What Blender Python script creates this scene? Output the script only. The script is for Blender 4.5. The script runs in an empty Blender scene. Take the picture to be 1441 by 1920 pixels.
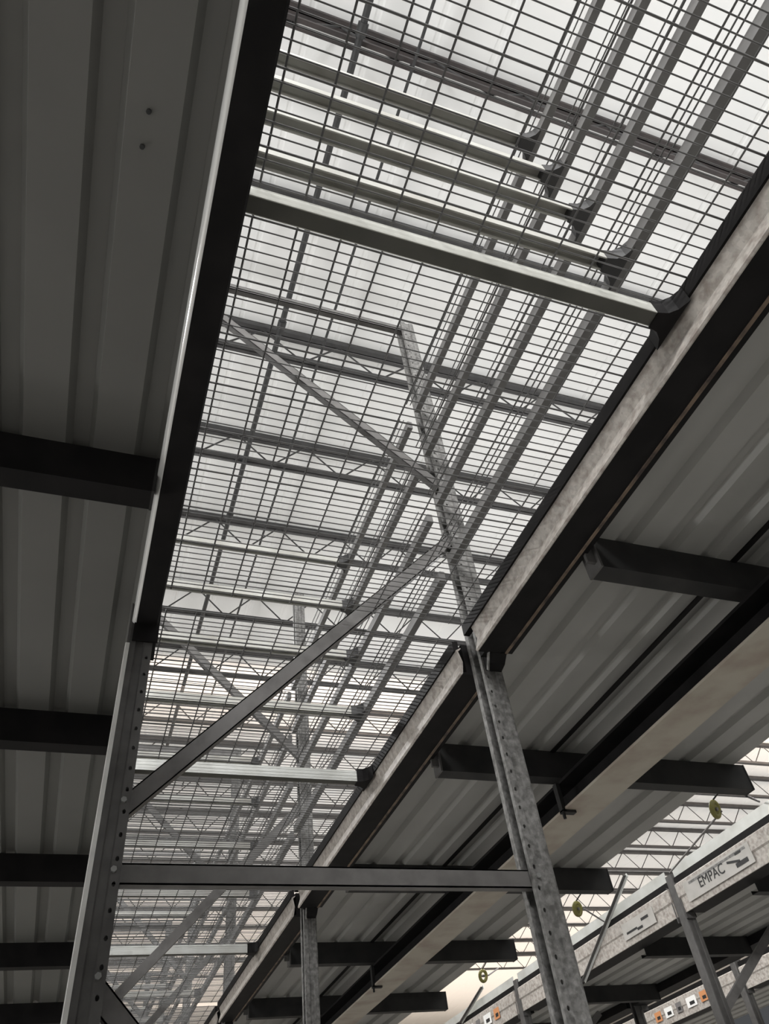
import bpy, bmesh, math
from mathutils import Vector, Matrix

C = bpy.context.scene.collection
CZ = 1.65                                   # eye height above the concrete floor

# ------------------------------------------------------------------ materials
def mat(name, col, rough=.6, metal=0., noise=None, bump=0., vor=None, spec=None):
    m = bpy.data.materials.new(name); m.use_nodes = True
    nt = m.node_tree; b = nt.nodes['Principled BSDF']
    b.inputs['Base Color'].default_value = (*col, 1); b.inputs['Roughness'].default_value = rough
    b.inputs['Metallic'].default_value = metal
    if spec is not None: b.inputs['Specular IOR Level'].default_value = spec
    tc = nt.nodes.new('ShaderNodeTexCoord'); src = None
    if noise:
        sc, col2, lo, hi = noise
        n = nt.nodes.new('ShaderNodeTexNoise'); n.inputs['Scale'].default_value = sc; n.inputs['Detail'].default_value = 6
        nt.links.new(tc.outputs['Object'], n.inputs['Vector'])
        r = nt.nodes.new('ShaderNodeValToRGB'); r.color_ramp.elements[0].position = lo; r.color_ramp.elements[1].position = hi
        r.color_ramp.elements[0].color = (*col, 1); r.color_ramp.elements[1].color = (*col2, 1)
        nt.links.new(n.outputs['Fac'], r.inputs['Fac']); src = r.outputs['Color']; nz = n
    if vor:                                  # zinc spangle
        sc, amt = vor
        v = nt.nodes.new('ShaderNodeTexVoronoi'); v.inputs['Scale'].default_value = sc
        nt.links.new(tc.outputs['Object'], v.inputs['Vector'])
        mx = nt.nodes.new('ShaderNodeMix'); mx.data_type = 'RGBA'; mx.blend_type = 'MULTIPLY'; mx.inputs['Factor'].default_value = amt
        bw = nt.nodes.new('ShaderNodeRGBToBW'); nt.links.new(v.outputs['Color'], bw.inputs['Color'])
        if src: nt.links.new(src, mx.inputs['A'])
        else: mx.inputs['A'].default_value = (*col, 1)
        nt.links.new(bw.outputs['Val'], mx.inputs['B']); src = mx.outputs['Result']
    if src: nt.links.new(src, b.inputs['Base Color'])
    if bump and noise:
        bp = nt.nodes.new('ShaderNodeBump'); bp.inputs['Strength'].default_value = bump; bp.inputs['Distance'].default_value = .002
        nt.links.new(nz.outputs['Fac'], bp.inputs['Height']); nt.links.new(bp.outputs['Normal'], b.inputs['Normal'])
    return m

M = {
 'galv':   mat('galvanized_steel', (.54,.50,.455), .55, .1, (40,(.33,.285,.25),.42,.70), .15, (95,.3)),
 'dim':    mat('weathered_zinc', (.275,.268,.256), .6, .1, (60,(.13,.126,.118),.40,.66), .15, (90,.4)),
 'bright': mat('bright_zinc', (.72,.73,.70), .34, .35, (8,(.56,.56,.52),.35,.75)),
 'shelf':  mat('zinc_shelf_steel', (.56,.56,.52), .45, .2, (8,(.40,.38,.34),.35,.75)),
 'black':  mat('black_paint_and_shade', (.008,.0075,.0075), .6, 0, (12,(.012,.011,.011),.4,.6), spec=.12),
 'purlin': mat('dark_primer', (.030,.029,.028), .6, 0, (9,(.016,.016,.016),.4,.7), spec=.25),
 'brace':  mat('grey_brace_steel', (.155,.148,.142), .5, .1, (20,(.11,.105,.10),.4,.7)),
 'bar':    mat('olive_zinc_bar', (.62,.62,.57), .38, .15, (8,(.54,.54,.49),.35,.75)),
 'upright':mat('dark_upright_steel', (.10,.096,.092), .5, .1, (24,(.07,.066,.064),.4,.7)),
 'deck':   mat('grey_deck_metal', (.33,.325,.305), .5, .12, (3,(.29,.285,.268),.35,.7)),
 'beige':  mat('beige_primer', (.40,.365,.30), .6, 0, (7,(.30,.245,.20),.42,.7), .1),
 'rust':   mat('rusty_angle', (.16,.115,.08), .75, .1, (22,(.05,.036,.03),.4,.65), .2),
 'wire':   mat('grey_wire', (.115,.113,.11), .5, .2),
 'joist':  mat('grey_joist_paint', (.052,.051,.051), .6, 0, (6,(.036,.035,.035),.4,.7)),
 'joistb': mat('brown_joist_paint', (.045,.036,.034), .65, 0, (8,(.026,.022,.022),.4,.7)),
 'pipe':   mat('black_pipe', (.03,.03,.03), .5),
 'roof':   mat('white_roof_deck', (.80,.795,.775), .8, 0, (2.2,(.785,.785,.77),.35,.7)),
 'wall':   mat('pale_wall_panel', (.70,.66,.60), .8, 0, (1.5,(.62,.58,.53),.35,.7)),
 'floor':  mat('concrete_floor', (.42,.41,.39), .7, 0, (4,(.34,.33,.31),.35,.7)),
 'bolt':   mat('zinc_bolt', (.30,.30,.29), .45, .4),
 'yellow': mat('yellow_paint', (.22,.20,.05), .5, 0, (30,(.15,.14,.04),.4,.7)),
 'cord':   mat('grey_cord', (.16,.15,.145), .7),
 'white':  mat('white_label', (.80,.79,.76), .6),
 'ink':    mat('black_ink', (.015,.015,.015), .6),
 'lab':    mat('grey_label', (.46,.44,.41), .5, 0, (14,(.40,.38,.35),.4,.7)),
 'rail':   mat('dull_rail_zinc', (.19,.185,.18), .6, .1, (12,(.15,.145,.14),.4,.7)),
 'lip':    mat('polished_lip', (.74,.74,.72), .13, .25),
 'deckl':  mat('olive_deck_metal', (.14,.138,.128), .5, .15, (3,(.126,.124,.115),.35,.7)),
 'under':  mat('shaded_underside', (.075,.073,.062), .6, 0, (12,(.05,.05,.042),.4,.7)),  # shade inside the bar channel, given as a colour
 'edge':   mat('lit_edge_tone', (.86,.85,.82), .35, .05, (9,(.62,.61,.58),.3,.7)),  # light on the rounded post corner, put into the colour
 'orange': mat('orange_label', (.55,.24,.10), .6),
 'card':   mat('cardboard', (.36,.25,.16), .8, 0, (10,(.30,.20,.13),.4,.7)),
}

# ------------------------------------------------------------------ mesh helpers
class MB:
    def __init__(s): s.v, s.f, s.sm = [], [], []
    def add(s, vs, fs, smooth=False):
        o = len(s.v); s.v += [tuple(v) for v in vs]; s.f += [tuple(i+o for i in f) for f in fs]; s.sm += [smooth]*len(fs); return s
    def box(s, x0, x1, y0, y1, z0, z1):
        v = [(x,y,z) for x in (x0,x1) for y in (y0,y1) for z in (z0,z1)]
        return s.add(v, [(0,1,3,2),(4,6,7,5),(0,4,5,1),(2,3,7,6),(0,2,6,4),(1,5,7,3)])
    def prism(s, poly, axis, a0, a1):
        """closed outline swept along an axis; poly in the two other coordinates (x,z for y / x,y for z / y,z for x)"""
        def p(q, t):
            return (q[0],t,q[1]) if axis == 'y' else (q[0],q[1],t) if axis == 'z' else (t,q[0],q[1])
        n = len(poly); v = [p(q,a0) for q in poly] + [p(q,a1) for q in poly]
        f = [(i,(i+1)%n,n+(i+1)%n,n+i) for i in range(n)] + [tuple(range(n))[::-1], tuple(range(n,2*n))]
        return s.add(v, f)
    def tube(s, a, b, r, n=8, smooth=True, caps=True):
        a, b = Vector(a), Vector(b); d = (b-a).normalized()
        u = d.orthogonal().normalized(); w = d.cross(u)
        v = [a+(u*math.cos(k*2*math.pi/n)+w*math.sin(k*2*math.pi/n))*r for k in range(n)]
        v += [q+(b-a) for q in v]
        f = [(k,(k+1)%n,n+(k+1)%n,n+k) for k in range(n)]
        s.add(v, f, smooth)
        if caps: s.add(v, [tuple(range(n))[::-1], tuple(range(n,2*n))])
        return s
    def bar(s, a, b, w, h, up=(0,1,0), off=0.):
        """rectangular bar from a to b: h measured along `up`, w across"""
        a, b = Vector(a), Vector(b); d = (b-a).normalized(); up = Vector(up)
        up = (up-d*up.dot(d)).normalized(); r = d.cross(up)
        v = [q+r*i*w/2+up*(j*h/2+off) for q in (a,b) for i,j in ((-1,-1),(1,-1),(1,1),(-1,1))]
        return s.add(v, [(3,2,1,0),(4,5,6,7),(0,1,5,4),(1,2,6,5),(2,3,7,6),(3,0,4,7)])
    def torus(s, c, R, r, axis, n=24, m=10):
        c = Vector(c); ax = Vector(axis).normalized(); u = ax.orthogonal().normalized(); w = ax.cross(u); v, f = [], []
        for i in range(n):
            t = i*2*math.pi/n; d = u*math.cos(t)+w*math.sin(t)
            for j in range(m):
                q = j*2*math.pi/m; v.append(c+d*(R+r*math.cos(q))+ax*r*math.sin(q))
        for i in range(n):
            for j in range(m):
                f.append((i*m+j, ((i+1)%n)*m+j, ((i+1)%n)*m+(j+1)%m, i*m+(j+1)%m))
        return s.add(v, f, True)
    def mesh(s, name, m):
        me = bpy.data.meshes.new(name); me.from_pydata(s.v, [], s.f); me.materials.append(m)
        me.polygons.foreach_set('use_smooth', s.sm)
        bm = bmesh.new(); bm.from_mesh(me); bmesh.ops.recalc_face_normals(bm, faces=bm.faces); bm.to_mesh(me); bm.free()
        me.update(); return me
    def build(s, name, m, parent=None, loc=None):
        o = bpy.data.objects.new(name, s.mesh(name, m)); C.objects.link(o)
        if parent: o.parent = parent
        if loc: o.location = (loc[0], loc[1], loc[2]+CZ)
        return o

def tag(o, label, cat, group=None, kind=None):
    o['label'] = label; o['category'] = cat
    if group: o['group'] = group
    if kind: o['kind'] = kind
    return o
def thing(name, label, cat, loc, group=None):
    o = bpy.data.objects.new(name, None); C.objects.link(o); o.empty_display_size = .1
    o.location = (loc[0], loc[1], loc[2]+CZ); return tag(o, label, cat, group)
def struct(name, mb, m):
    o = mb.build(name, m, loc=(0,0,0)); o['kind'] = 'structure'; return o
def dup(root, loc, label):
    r = root.copy(); C.objects.link(r); r.location = (loc[0], loc[1], loc[2]+CZ); r['label'] = label
    for ch in list(root.children):
        c = ch.copy(); C.objects.link(c); c.parent = r
        for g in list(ch.children):
            d = g.copy(); C.objects.link(d); d.parent = c
    return r
def sheet(pts, t):
    """outline of a thin sheet bent along pts"""
    n = len(pts); P = [Vector((p[0],p[1])) for p in pts]; out = []
    for i in range(n):
        d0 = (P[i]-P[i-1]).normalized() if i else (P[1]-P[0]).normalized()
        d1 = (P[i+1]-P[i]).normalized() if i < n-1 else d0
        n0, n1 = Vector((-d0.y,d0.x)), Vector((-d1.y,d1.x)); nn = (n0+n1)
        nn = nn.normalized()*t/max(.35, nn.normalized().dot(n0)); out.append(P[i]+nn)
    return [tuple(p) for p in P]+[tuple(q) for q in reversed(out)]

ORD = ['nearest','second nearest','third nearest','fourth nearest','fifth nearest','sixth nearest','seventh nearest','eighth nearest','ninth nearest','tenth nearest']

# ------------------------------------------------------------------ the setting
FY = [-.48+2.15*k for k in range(8)]              # frame lines along the aisle (front face of each upright)
floor = struct('floor', MB().box(-16,36,-9,46,-CZ-.1,-CZ), M['floor'])
ZR = 8.45
rp, x = [], -16.0
while x < 36: rp += [(x,ZR),(x+.55,ZR),(x+.57,ZR+.012),(x+.60,ZR+.012)]; x += .62
ceiling = struct('ceiling', MB().prism(rp+[(36.3,ZR+.2),(-16,ZR+.2)],'y',-9,46), M['roof'])
struct('wall_back', MB().box(-16,36,45.8,46,-CZ,ZR-.01), M['wall'])

# ------------------------------------------------------------------ roof joists, pipes
def joist(k, y):
    dark = M['joistb'] if k == 0 else M['joist']
    zt, zb = ZR-.03, ZR-.58
    t = thing('roof_joist', f'{"brown" if k==0 else "grey"} open-web roof joist crossing above the mesh, {ORD[k] if k<10 else str(k+1)+"th nearest"} of the joists', 'roof joist', (0,y,zt), 'open-web joists under the white roof')
    c = MB()
    for s in (-1,1): c.box(-12,34,s*.035-.028,s*.035+.028,-.05,.03)
    c.build('top_chord', dark, t)
    c = MB()
    for s in (-1,1): c.box(-12,34,s*.03-.02,s*.03+.02,zb-zt-.02,zb-zt+.035)
    c.build('bottom_chord', dark, t)
    w = MB(); x = -12.
    while x < 34:
        w.tube((x,0,-.02),(x+.5,0,zb-zt),.012,6).tube((x+.5,0,zb-zt),(x+1.,0,-.02),.012,6); x += 1.
    w.build('web_rod', M['joist'], t)
JY = [1.445+1.715*k for k in range(18)]
for k, y in enumerate(JY): joist(k, y)

def pipe(name, label, x, z, r, y0, y1, coup):
    t = thing(name, label, 'pipe', (x,y0,z))
    MB().tube((0,0,0),(0,y1-y0,0),r,10).build('pipe_run', M['pipe'], t)
    for y in coup: MB().tube((0,y-.06-y0,0),(0,y+.06-y0,0),r*1.45,12).build('coupling', M['pipe'], t)
    for y in JY[::2]:
        if y0 < y < y1: MB().box(-.01,.01,y-y0-.012,y-y0+.012,r*.9,ZR-.66-z+.1).build('hanger', M['pipe'], t)
pipe('sprinkler_pipe','thick black sprinkler pipe running under the roof joists along the aisle', 1.115,7.78,.034,-2,16,[1.3,4.4,7.6,10.8])
pipe('conduit','thin dark conduit run under the roof to the right of the thick pipe', 1.66,7.78,.016,-2,16,[2.6,6.1])

# ------------------------------------------------------------------ upright frames
HOLES = [(.0, z) for z in [round(-.1+.05*k,3) for k in range(66)]]
def column_mesh(mirror, name, m, z0, z1, holes=False):
    """C section open towards the frame's inside; u from outer edge (0) to inner edge (.066)"""
    T = .0035
    pts = [(.062,.018),(.066,.014),(.066,0),(.046,0),(.043,.005),(.026,.005),(.023,0),(.008,0),(.002,.002),(0,.008),(0,.059),(.006,.067),(.066,.067),(.066,.049)]
    pl = sheet(pts, -T)                        # thickness grows inwards
    poly = [((-p[0] if mirror else p[0]), p[1]) for p in pl]
    return MB().prism(poly,'z',z0,z1)
def punched(o, xs, zs):
    """real holes through the front flange"""
    cut = MB()
    for z in zs:
        for x in xs: cut.prism([(x+.004*math.cos(a*math.pi/4),z+.0055*math.sin(a*math.pi/4)) for a in range(8)],'y',-.01,.012)
    me = cut.mesh('cut', M['black']); c = bpy.data.objects.new('cut', me); C.objects.link(c)
    c.matrix_world = Matrix.Identity(4)
    md = o.modifiers.new('punch','BOOLEAN'); md.object = c; md.operation = 'DIFFERENCE'; md.solver = 'EXACT'
    pm = o.parent; o.parent = None
    dg = bpy.context.evaluated_depsgraph_get(); dg.update()
    nm = bpy.data.meshes.new_from_object(o.evaluated_get(dg)); o.modifiers.clear(); o.data = nm; o.parent = pm
    bpy.data.objects.remove(c, do_unlink=True); bpy.data.meshes.remove(me)

def channel(mb, a, b, w=.042, d=.026, t=.003):
    """brace channel: flat web towards the camera side, flanges turned back"""
    a, b = Vector(a), Vector(b)
    mb.bar(a, b, w, t, (0,1,0), -d/2+t/2)
    dd = (b-a).normalized(); r = dd.cross(Vector((0,1,0))).normalized()
    for s in (-1,1): mb.bar(a+r*s*(w/2-t/2), b+r*s*(w/2-t/2), t, d, (0,1,0))
    return mb
def frame(D, label, loc, ztop, zlow, group, ML, MR, detail=True, upper=True):
    t = thing('upright_frame', label, 'rack upright', (loc[0],loc[1],0), group)
    L = column_mesh(False,'column',ML,zlow,ztop).build('column', ML, t)
    R = column_mesh(True,'column',MR,zlow,ztop); R.v = [(v[0]+D,v[1],v[2]) for v in R.v]; R = R.build('column', MR, t)
    if detail:
        zs = [z for _,z in HOLES if z < ztop-.05]
        punched(L,[.055],zs); punched(R,[D-.055],zs)
    y = .033; yb = y-.004
    def br(name, a, b, m): return channel(MB(), (a[0],y,a[1]), (b[0],y,b[1])).build(name, m, t)
    i0, i1 = .050, D-.050
    br('horizontal_brace',(i0,.628),(i1,.628),M['brace'])
    br('diagonal_brace',(i0,.42),(i1,-.60),M['brace'])
    if upper:
        br('diagonal_brace',(i0,.765),(i1,1.80),M['brace'])
        br('diagonal_brace',(i1,2.08),(i0,3.07),M['brace'])
        br('horizontal_brace',(i0,3.235),(i1,3.235),M['brace'])
    else:
        br('diagonal_brace',(i0,.765),(i1-.35,1.22),M['brace'])
    if detail:
        MB().prism([(.0095,-.0016),(.0005,-.0016),(-.0012,.0002),(-.0012,.019),(.0006,.019),(.0016,.0095),(.006,.0032),(.0095,.0012)],'z',zlow,1.19).build('lit_edge_strip', M['edge'], L)['label'] = 'bright outer edge, light painted in'  # pale strip added for the light caught along the outer edge
        for col, x in ((L,.051),(R,D-.051)):
            for z in ((.435,.628,.775) if x < .5 else (.628,1.78,2.09)):
                MB().tube((x,-.006,z),(x,.004,z),.0065,6,False).build('bolt', M['bolt'], col)
    return t
D1 = 1.096
fr = frame(D1,'nearest upright frame, its posts and braces crossing the whole view',(0,FY[1],0),3.27,-CZ,'uprights of the mesh-decked rack',M['upright'],M['dim'])  # left post darker: the weaker light on it is put into its colour
fx = frame(D1,'x',(0,FY[2],0),3.27,-CZ,'uprights of the mesh-decked rack',M['dim'],M['dim'],detail=False)
fx['label'] = 'second upright frame along the mesh-decked rack, behind the nearest one'
for k in range(3,7):
    dup(fx,(0,FY[k],0),f'{ORD[k-1]} upright frame of the mesh-decked rack, faint behind the wire mesh')

# ------------------------------------------------------------------ deck level of the near rack: beams, bars, mesh
ZB, ZT = 1.25, 1.372
XL0, XL1, XR0, XR1 = .0175, .073, .9875, 1.068
def left_beam(k):
    y0, y1 = FY[k]+.070, FY[k+1]-.003
    if k == 0: y0 = -2.0
    t = thing('rack_beam', f'black-bottomed left rack beam beside the left floor deck, {ORD[k]} bay', 'rack beam', (0,y0,ZB), 'left beams under the wire mesh'); L = y1-y0
    h = ZT-ZB-.008
    MB().prism([(XL0,0),(XL1-.004,0),(XL1,.004),(XL1,h-.03),(XL1-.012,h-.02),(XL1-.012,h),(XL0+.004,h),(XL0+.004,.012)],'y',.0,L).build('beam_body', M['black'], t)
    arc = [(XL0+.0005-.012*math.sin(math.radians(q)), .012-.012*math.cos(math.radians(q))) for q in range(87,0,-6)]
    MB().prism([(XL0+.0035,.0125),(XL0+.0035,h),(XL0-.002,h),(XL0-.0115,.017)]+arc+[(XL0+.0012,0)],'y',0,L).build('edge_lip', M['lip'], t)
    for y in (0,L-.006) if k else (L-.006,):
        MB().box(XL0-.004,XL1+.004,y,y+.006,-.055,h+.01).build('end_plate', M['black'], t)
    return t
def right_beam(k):
    y0, y1 = FY[k]+.070, FY[k+1]-.052
    if k == 0: y0 = -2.0
    t = thing('rack_beam', f'mottled galvanized right rack beam along the edge of the mesh, {ORD[k]} bay', 'rack beam', (0,y0,ZB), 'right beams under the wire mesh'); L = y1-y0
    h = ZT-ZB
    MB().prism([(XR0,.004),(XR0+.004,.0),(XR0+.007,.0),(XR0+.011,.005),(XR0+.018,.046),(XR0+.009,h-.036),(XR0+.02,h-.026),(XR0+.02,h-.022),(XR0+.002,h-.033),(XR0+.014,.048)],'y',0,L).build('front_face', M['galv'], t)
    MB().prism([(XR0+.008,.001),(XR1,.001),(XR1,h-.01),(XR0+.022,h-.01),(XR0+.024,h-.02),(XR0+.024,.01),(XR0+.012,.008)],'y',0,L).build('beam_body', M['black'], t)
    MB().prism([(L-.004,.0),(L+.02,-.022),(L+.049,-.03),(L+.049,h-.012),(L-.004,h-.012)],'x',1.036,XR1+.020).box(XR0+.03,1.037,L-.004,L+.03,.004,h-.02).build('end_connector', M['black'], t)
    MB().bar((1.030,L+.0,.006),(1.038,L+.040,-.034),.012,.004,(1,0,0)).build('lock_clip', M['dim'], t)
    return t
for k in range(0,5): left_beam(k); right_beam(k)

def support_bar(y, z, x0, x1, body, hookm, par, hh=.05, ends=(-1,1)):
    """top-hat bar with flared ends that hook over the beams (local to the parent)"""
    d, b = .034, .0
    MB().prism(sheet([(y+.005,z-hh+.004),(y+.003,z-hh),(y,z-hh),(y,z-.004),(y+.003,z),(y+d-.003,z),(y+d,z-.004),(y+d,z-hh),(y+d-.003,z-hh),(y+d-.005,z-hh+.004)],-.0016),'x',x0,x1).build('crossbar', body, par)
    if len(ends) == 1: MB().box(x0+.001,x1-.002,y+.0018,y+d-.0018,z-hh-.0004,z-hh+.003).build('underside_shade', M['under'], par)  # dark strip added where the open channel would only be shaded
    for e, s in ((x0,-1),(x1,1)):
        if s not in ends: continue
        pl = [(e-s*.035,y-.001),(e-s*.012,y-.006),(e+s*.004,y-.02),(e+s*.016,y-.045),(e+s*.016,y+d+.045),(e+s*.004,y+d+.02),(e-s*.012,y+d+.006),(e-s*.035,y+d+.001)]
        MB().prism(pl,'z',z-hh-.003,z+.004).build('end_hook', hookm, par)
BAR = .545
for k in range(0,5):
    y = BAR+2.09*k-.0325
    t = thing('deck_support_bar', f'bright zinc crossbar carrying the wire mesh, {ORD[k]} bar at deck level', 'shelf support bar', (0,y,0), 'crossbars carrying the wire mesh')
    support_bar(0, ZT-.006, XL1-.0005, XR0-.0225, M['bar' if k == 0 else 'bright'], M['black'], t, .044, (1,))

def wire_deck(k):
    y0, y1 = FY[k]+.075, FY[k+1]-.008
    if k == 0: y0 = -1.2
    t = thing('wire_mesh_deck', f'dark welded wire mesh deck panel of the {ORD[k]} bay', 'wire mesh deck', (0,y0,ZT), 'wire mesh decks of the near rack')
    mb = MB(); L = y1-y0; n = int(L/.0211)
    for i in range(n+1):
        y = min(i*.0211,L); r = .0024 if i%6 == 0 else .0016
        mb.tube((XL1-.02,y,.004),(XR0+.004,y,.004),r,5,caps=False)
    mb.build('cross_wires', M['wire'], t)
    mb = MB(); x = .0945
    while x < XR0: mb.tube((x,0,.0075),(x,L,.0075),.0022,5,caps=False); x += .0845
    mb.tube((XL1+.004,0,.0075),(XL1+.004,L,.0075),.0019,5,caps=False)
    mb.build('long_wires', M['wire'], t)
    MB().box(XR0-.004,XR0+.016,0,L,-.034,.006).build('waterfall_edge', M['black'], t)
for k in range(0,5): wire_deck(k)

# ------------------------------------------------------------------ upper shelf frames (four levels in each bay)
LV = ['lowest','second lowest','third lowest','topmost']
def shelf(lv, k):
    y0, y1 = FY[k]+.070, FY[k+1]-.012
    zt = 1.672+.286*lv
    t = thing('shelf_frame', f'{LV[lv]} of the four zinc shelf frames above the mesh, {ORD[k]} bay', 'shelf frame', (0,y0,zt), 'zinc shelf frames above the mesh'); L = y1-y0
    for x0 in (.020,.985):
        MB().prism([(x0,-.042),(x0+.024,-.042),(x0+.024,0),(x0+.006,0),(x0,-.006)],'y',0,L).build('side_rail', M['rail'], t)
    yb = BAR+2.09*k-.005-y0
    support_bar(yb, -.004, .046, .975, M['shelf'], M['joist'], t, .036)
    mb = MB()
    for x in (.955,.972): mb.tube((x,0,.002),(x,L,.002),.0022,5)
    if k > 1:
        for i in range(int(L/.06)+1): mb.tube((.03,i*.06,.002),(1.0,i*.06,.002),.0017,4,caps=False)
    mb.build('shelf_wires', M['wire'], t)
for k in range(0,6):
    for lv in range(4): shelf(lv, k)

# ------------------------------------------------------------------ floor decks left and right
ZD = 1.312
def deck(name, label, x0, x1, y0, y1, phase, m='deck'):
    P = .142; pts = []; x = phase + math.floor((x0-phase)/P)*P
    prof = [(0,.020),(.034,.020),(.046,0),(.130,0)]          # rib groove, slope, flat, slope
    while x < x1:
        for u, h in prof:
            q = x+u
            if x0 < q < x1: pts.append((q,ZD+h))
        x += P
    pts = [(x0,pts[0][1])]+pts+[(x1,pts[-1][1])]
    t = thing(name, label, 'floor deck', ((x0+x1)/2,y0,ZD))
    o = MB(); o.prism([(a-(x0+x1)/2,b-ZD) for a,b in sheet(pts,.002)],'y',0,y1-y0); o.build('corrugated_sheet', M[m], t)
    return t
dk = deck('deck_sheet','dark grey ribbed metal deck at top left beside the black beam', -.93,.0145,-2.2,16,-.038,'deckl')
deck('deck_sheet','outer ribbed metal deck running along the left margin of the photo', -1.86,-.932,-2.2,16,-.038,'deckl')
deck('deck_sheet','ribbed metal deck beside the rusty angle, left of the dark lap seam', 1.108,1.611,-2.2,16,1.08)
deck('deck_sheet','ribbed metal deck over the beige beam, its right edge free', 1.611,2.525,-2.2,16,1.645)
m = MB(); m.box(1.602,1.620,-2.2,16,ZD-.006,ZD-.0002); tag(m.build('lap_strip', M['black'], loc=(0,0,0)),'thin black lap seam strip between the two right deck sheets','seam strip')
for x, y in ((-.100,.426),(-.104,.482)):          # two dark screws in the left deck
    o = MB().tube((0,0,-.004),(0,0,.003),.0042,8).build('deck_screw', M['ink'], dk)
    o.location = (x-dk.location.x, y-dk.location.y, -.001); o['label'] = 'small dark screw'

PH, PZ = .107, 1.205
PYS = [1.20+1.117*k for k in range(0,9)]
PYL = [1.195+1.098*k for k in range(0,9)]
def purlin(x0, x1, y, label, group, clip, m='purlin'):
    t = thing('purlin', label, 'purlin', (x0,y,PZ), group); L = x1-x0; w = .055
    MB().prism([(-w,0),(0,0),(0,.02),(-.003,.02),(-.003,.004),(-w+.004,.004),(-w+.004,PH-.004),(-.003,PH-.004),(-.003,PH-.02),(0,PH-.02),(0,PH),(-w,PH)],'x',0,L).build('channel_body', M[m], t)
    if clip == 'R': MB().box(-.004,.003,-w-.002,.002,-.001,PH).box(-.03,-.004,-w+.01,-w+.02,.02,PH-.01).build('end_plate', M['upright'], t)
    if clip == 'L': MB().box(L-.001,L+.005,-w-.002,.002,-.001,PH).build('end_plate', M['purlin'], t)
    if clip == 'R': MB().box(L-.003,L+.003,-w-.002,.002,-.001,PH).build('end_plate', M['purlin'], t)
    return t
for k, y in enumerate(PYS):
    purlin(1.130,2.532,y,f'dark floor purlin under the right deck, {ORD[k]} of the right purlins','purlins under the right deck','R')
    purlin(-1.86,.001,PYL[k],f'black floor purlin under the left deck, {ORD[k]} of the left purlins','purlins under the left deck','L','black')

for k in range(0,5):
    y0, y1 = (FY[k]+.072 if k else -2.2), FY[k+1]-.004
    y1 -= .05
    t = thing('ledger_angle', f'rusty brown ledger angle outside the right rack beam, {ORD[k]} bay','steel angle',(1.072,y0,ZB),'ledger angles outside the right rack beams')
    MB().prism([(-.0035,.003),(.036,.003),(.036,.062),(.031,.062),(.031,.008),(-.0035,.008)],'y',0,y1-y0).build('angle_body', M['black'], t)
    MB().prism([(.011,.0),(.018,-.001),(.019,.0028),(.010,.0028)],'y',0,y1-y0).build('rusted_weld', M['rust'], t)
ib = thing('floor_beam','beige I-beam running under the right deck purlins','steel beam',(1.6975,-2.2,1.10))
hw = .0775
MB().box(-hw,hw,0,18,0,.009).build('bottom_flange', M['beige'], ib)
MB().box(-.004,.004,0,18,.009,.094).build('web', M['black'], ib)  # web and top flange black: their shade is put into the colour
MB().box(-hw,hw,0,18,.094,.1045).build('top_flange', M['black'], ib)
for k, y in enumerate(PYS[:6]):
    if k in (1,3):
        t = thing('beam_clamp', f'dark clamp hooked on the beige beam at the {ORD[k]} right purlin','clamp',(1.62,y-.01,1.10))
        MB().box(-.012,.004,-.012,.012,-.006,.10).box(-.012,.045,-.012,.012,-.010,-.001).build('clamp_body', M['purlin'], t)
        MB().tube((-.004,0,-.03),(-.004,0,.02),.006,8).build('bolt', M['purlin'], t)

# ------------------------------------------------------------------ second rack row across the aisle
X2 = 3.33; D2 = 1.10
f2 = frame(D2,'x',(X2,FY[2]+.03,0),1.47,-CZ,'uprights of the rack across the aisle',M['upright'],M['upright'],detail=False,upper=False)
f2['label'] = 'upright frame of the rack across the aisle, nearest the lower right corner'
dup(f2,(X2,FY[3]+.03,0),'second upright frame of the rack across the aisle, behind the near post')
dup(f2,(X2,FY[4]+.03,0),'third upright frame of the rack across the aisle, farthest in view')

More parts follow.
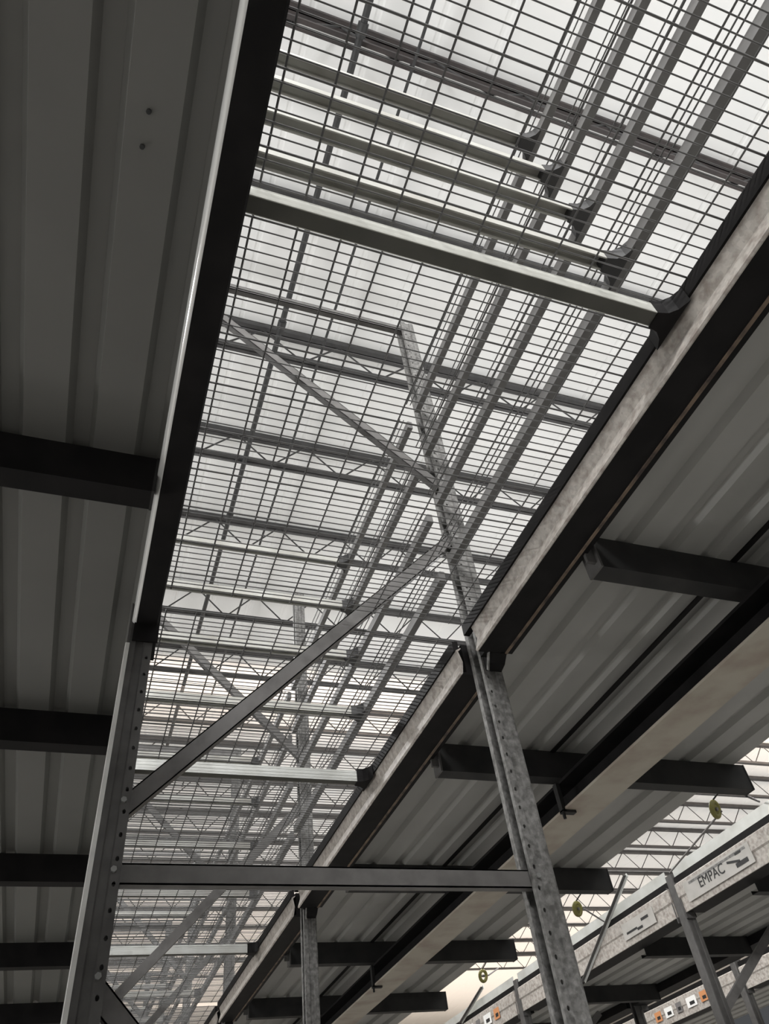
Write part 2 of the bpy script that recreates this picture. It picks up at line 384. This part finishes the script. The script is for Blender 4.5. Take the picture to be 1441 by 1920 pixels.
def text_mesh(s, size, name, m):
    cu = bpy.data.curves.new(name,'FONT'); cu.body = s; cu.size = size; cu.extrude = .0006; cu.align_x = 'CENTER'; cu.align_y = 'CENTER'
    o = bpy.data.objects.new(name, cu); C.objects.link(o); dg = bpy.context.evaluated_depsgraph_get(); dg.update()
    me = bpy.data.meshes.new_from_object(o.evaluated_get(dg)); bpy.data.objects.remove(o, do_unlink=True)
    me.materials.clear(); me.materials.append(m); return me
ROTX = Matrix(((0,0,-1),(-1,0,0),(0,1,0)))          # text right -> -Y, up -> Z, face -> -X
def put_text(me, name, parent, x, y, z):
    o = bpy.data.objects.new(name, me); C.objects.link(o); o.parent = parent
    o.matrix_local = Matrix.Translation((x,y,z)) @ ROTX.to_4x4(); return o
def beam2(x, y0, y1, label, group, face, stick, flip=False):
    t = thing('rack_beam', label, 'rack beam', (x,y0,1.25), group); L = y1-y0; s = -1 if flip else 1
    MB().prism([(0,0),(s*.008,0),(s*.008,.15),(s*.02,.15),(s*.02,.158),(0,.158),(-s*.006,.152),(-s*.006,.085),(0,.075)],'y',0,L).build('front_face', face, t)
    MB().prism([(s*.009,.001),(s*.14,.001),(s*.14,.055),(s*.06,.055),(s*.06,.196),(s*.009,.196)],'y',0,L).build('beam_body', M['black'], t)
    for y in (.004,L-.010): MB().box(min(-.004*s,.06*s),max(-.004*s,.06*s),y,y+.006,-.03,.165).build('end_plate', M['upright'], t)
    if stick:
        a, kind = stick
        if kind == 0:
            p = MB().box(-.0085,-.007,a-.60,a,.032,.136).build('label_plate', M['lab'], t); p['label'] = 'grey printed label'; MB().box(-.0089,-.0084,a-.57,a-.05,.112,.126).build('header_stripe', M['dim'], p)
            put_text(text_mesh('EMPAC', .075,'lettering',M['ink']),'lettering',p,-.0100,a-.25,.088)
            b = MB(); b.bar((-.0098,a-.40,.100),(-.0098,a-.50,.075),.012,.0008,(1,0,0)).bar((-.0098,a-.46,.062),(-.0098,a-.56,.062),.022,.0008,(1,0,0)).bar((-.0098,a-.48,.115),(-.0098,a-.53,.115),.012,.0008,(1,0,0))
            b.build('arrow_mark', M['ink'], p)
        elif kind == 1:
            p = MB().box(-.0085,-.007,a-.36,a,.035,.125).build('label_plate', M['lab'], t); p['label'] = 'pale printed label'
            b = MB().box(-.0098,-.0085,a-.30,a-.22,.085,.10).box(-.0098,-.0085,a-.22,a-.16,.050,.064).box(-.0098,-.0085,a-.16,a-.04,.060,.072); b.build('print_marks', M['ink'], p)
        else:
            for q, (u, w, m) in enumerate(((0,.10,'orange'),(.16,.12,'white'),(.34,.08,'cord'),(.50,.14,'white'),(.70,.10,'orange'))):
                p = MB().box(-.0085,-.007,a-u-w,a-u,.045,.12).build('label_plate', M[m], t); p['label'] = {'orange':'orange sticker','white':'white sticker','cord':'grey sticker'}[m]
                MB().box(-.0095,-.0085,a-u-w*.8,a-u-w*.3,.06,.085).build('print_marks', M['ink'], p)
    return t
FW = [FY[1]+.03,FY[2]+.03,FY[3]+.03,FY[4]+.03,FY[5]+.03]
G2 = 'front beams of the rack across the aisle'
beam2(X2-.0,FW[0]+.07,FW[1]-.004,'galvanized beam across the aisle with the large printed label',G2,M['galv'],(2.0,0))
beam2(X2-.0,FW[1]+.07,FW[2]-.004,'galvanized beam across the aisle with a small pale label',G2,M['galv'],(.55,1))
beam2(X2-.0,FW[2]+.07,FW[3]-.004,'galvanized beam across the aisle with small coloured stickers, far down',G2,M['galv'],(1.1,2))
for k in range(3):
    beam2(X2+D2+.04,FW[k]+.07,FW[k+1]-.004,f'black rear beam of the rack across the aisle, {ORD[k]} bay','rear beams of the rack across the aisle',M['black'],None,True)
    t = thing('kick_plate', f'pale kick plate above the beams across the aisle, {ORD[k]} length','kick plate',(X2+.012,FW[k]+.07,1.443),'kick plates across the aisle')
    MB().prism([(0,0),(.022,0),(.022,.006),(.004,.010),(.004,.062),(0,.062)],'y',0,2.07).build('plate_body', M['bright'], t)
    for y in (.1,1.97): MB().box(.004,.014,y,y+.02,-.02,.01).build('bracket', M['dim'], t)
deck('deck_sheet','ribbed metal deck of the rack across the aisle', X2+.10,X2+D2-.07,FW[0],12,3.45)
for k, y in enumerate(PYS[2:7]):
    purlin(X2+.1395,X2+D2-.0995,y,f'dark purlin under the deck across the aisle, {ORD[k]} one','purlins under the deck across the aisle','L')

# third row, farthest right
X3 = 5.2
f3 = frame(1.1,'x',(X3-.02,FY[3]-.35,0),1.47,-CZ,'uprights of the farthest rack row',M['upright'],M['upright'],detail=False,upper=False)
f3['label'] = 'dark upright of the farthest rack row, at the very bottom right'
beam2(X3,FY[3]-.28,FY[4]-.354,'galvanized beam of the farthest rack row with coloured stickers','beams of the farthest rack row',M['galv'],(1.2,2))
beam2(X3,FY[2]-.28,FY[3]-.354,'plain galvanized beam of the farthest rack row at the right margin','beams of the farthest rack row',M['galv'],(.35,1))
deck('deck_sheet','ribbed metal deck of the farthest rack row', X3+.10,X3+1.0,FY[2]-.3,12,5.3)

# ------------------------------------------------------------------ yellow pulleys with cords, leaning straps
PUL = [(2.585,2.56,1.258),(2.60,3.835,1.269),(2.60,5.12,1.278)]
for i, (x,y,z) in enumerate(PUL):
    t = thing('pulley', f'yellow round cable pulley hanging by the end of the {ORD[i+1]} right purlin','pulley',(x,y,z),'yellow cable pulleys')
    ax = (.35,-.9,-.25)
    MB().torus((0,0,0),.031,.0105,ax).build('rim', M['yellow'], t)
    a = Vector(ax).normalized(); 
    if i != 2: MB().tube(-a*.004,a*.004,.026,20,False).build('disc', M['yellow'], t)
    MB().tube(-a*.012,a*.012,.008,10).build('hub', M['cord'], t)
    MB().tube((0,0,.036),(-.02,-.16,.06),.004,6).build('hanger', M['purlin'], t)
def cord(name, label, pts, r, m, cat):
    o = MB(); p0 = Vector(pts[0])
    for a, b in zip(pts,pts[1:]): o.tube(Vector(a)-p0,Vector(b)-p0,r,6)
    tag(o.build(name, m, loc=pts[0]), label, cat)
cord('cord','thin dark cord from the first yellow pulley to the post across the aisle',[(2.615,2.56,1.25),(3.325,3.845,1.475)],.005,M['cord'],'cord')
cord('cord','thin cord from the middle yellow pulley to the leaning pale strap',[(2.635,3.83,1.269),(3.31,4.62,1.45)],.005,M['cord'],'cord')
cord('cord','thin cord running right from the last yellow pulley',[(2.635,5.11,1.278),(3.30,6.2,1.60)],.005,M['cord'],'cord')
cord('cord','dark cord across the gap at the end of the first purlin past the near post',[(2.55,2.33,1.21),(3.33,2.98,1.52)],.006,M['pipe'],'cord')
def strap(a, b, label):
    t = thing('strap', label, 'strap', a); d = Vector(b)-Vector(a)
    MB().bar((0,0,0),d,.026,.004,(1,0,0)).build('flat_bar', M['bright'], t)
    MB().bar(Vector((-.012,.012,0)),d+Vector((-.012,.012,0)),.022,.004,(0,1,0)).build('side_flange', M['upright'], t)
strap((3.3222,4.242,1.611),(3.3222,5.046,1.208),'pale leaning strap in front of the beam across the aisle')
strap((3.3222,6.57,1.562),(3.3222,7.11,1.422),'dark leaning strap farther down, below the last yellow pulley')

# ------------------------------------------------------------------ light
def area(name, loc, target, sx, sy, power, col=(1,1,1)):
    l = bpy.data.lights.new(name,'AREA'); l.shape = 'RECTANGLE'; l.size = sx; l.size_y = sy; l.energy = power; l.color = col
    o = bpy.data.objects.new(name, l); C.objects.link(o); o.location = (loc[0],loc[1],loc[2]+CZ)
    d = Vector(target)-Vector(loc); o.rotation_euler = d.to_track_quat('-Z','Y').to_euler(); return o
# added upward fill lights, unseen above the decks, washing the white roof
for x, p in ((-4.2,760),(-9.5,760),(5.0,560),(11.5,620),(18,520),(25,520)):
    area('roof_fill', (x,9,4.6), (x,9,9), 1.2, 34, p*1.0)
area('roof_fill', (10,32,4.6), (10,32,9), 36, 14, 3000,(1,.86,.74))
# lamp over the left deck, behind the viewer, and an added unseen fill high up at the near end
area('aisle_lamp', (-1.2,-3.4,3.9), (.6,1.6,2.0), 1.6, .8, 490)
area('end_fill', (1,-7,7.2), (1,10,4.5), 22, .8, 700)
# added unseen fill above the right aisle, lifting the deck by floor bounce
area('aisle_fill', (2.86,6,4.3), (2.93,6,0), .3, 18, 1000)
# added warm fill far down the hall, brightening the distant joists and roof
area('far_fill', (10,12,7.5), (10,30,6.2), 42, .5, 1300, (1,.82,.68))
# low lamp strip far along the left-hand aisle
area('low_strip_lamp', (-9.0,5,.94), (0,5,1.0), 22, .22, 480)
# two small work lamps in the left aisle, mirrored in the bright lip of the left beam
for y in (3.02,3.25):
    l = bpy.data.lights.new('work_lamp','POINT'); l.energy = 80; l.shadow_soft_size = .04
    o = bpy.data.objects.new('work_lamp', l); C.objects.link(o); o.location = (-4.1,y,-.24+CZ)
w = bpy.data.worlds.new('world'); bpy.context.scene.world = w; w.use_nodes = True
w.node_tree.nodes['Background'].inputs['Color'].default_value = (.92,.95,1,1); w.node_tree.nodes['Background'].inputs['Strength'].default_value = .10

# ------------------------------------------------------------------ camera
R = ((0.94055902,-0.32229226,-0.10712807),(0.15988598,0.69846515,-0.69755495),(0.29964178,0.63896333,0.70847771))
cam = bpy.data.cameras.new('camera'); co = bpy.data.objects.new('camera', cam); C.objects.link(co)
X, Y, Z = Vector(R[0]), -Vector(R[1]), -Vector(R[2])
co.matrix_world = Matrix(((X.x,Y.x,Z.x,0),(X.y,Y.y,Z.y,0),(X.z,Y.z,Z.z,CZ),(0,0,0,1)))
cam.sensor_fit = 'VERTICAL'; cam.sensor_height = 36; cam.lens = 36*1390.4/1920; cam.clip_start = .01; cam.clip_end = 200
sc = bpy.context.scene; sc.camera = co
sc.view_settings.view_transform = 'Standard'; sc.view_settings.look = 'None'; sc.view_settings.exposure = -.42; sc.view_settings.gamma = 1
sc.view_settings.use_curve_mapping = False
sc.cycles.use_denoising = True
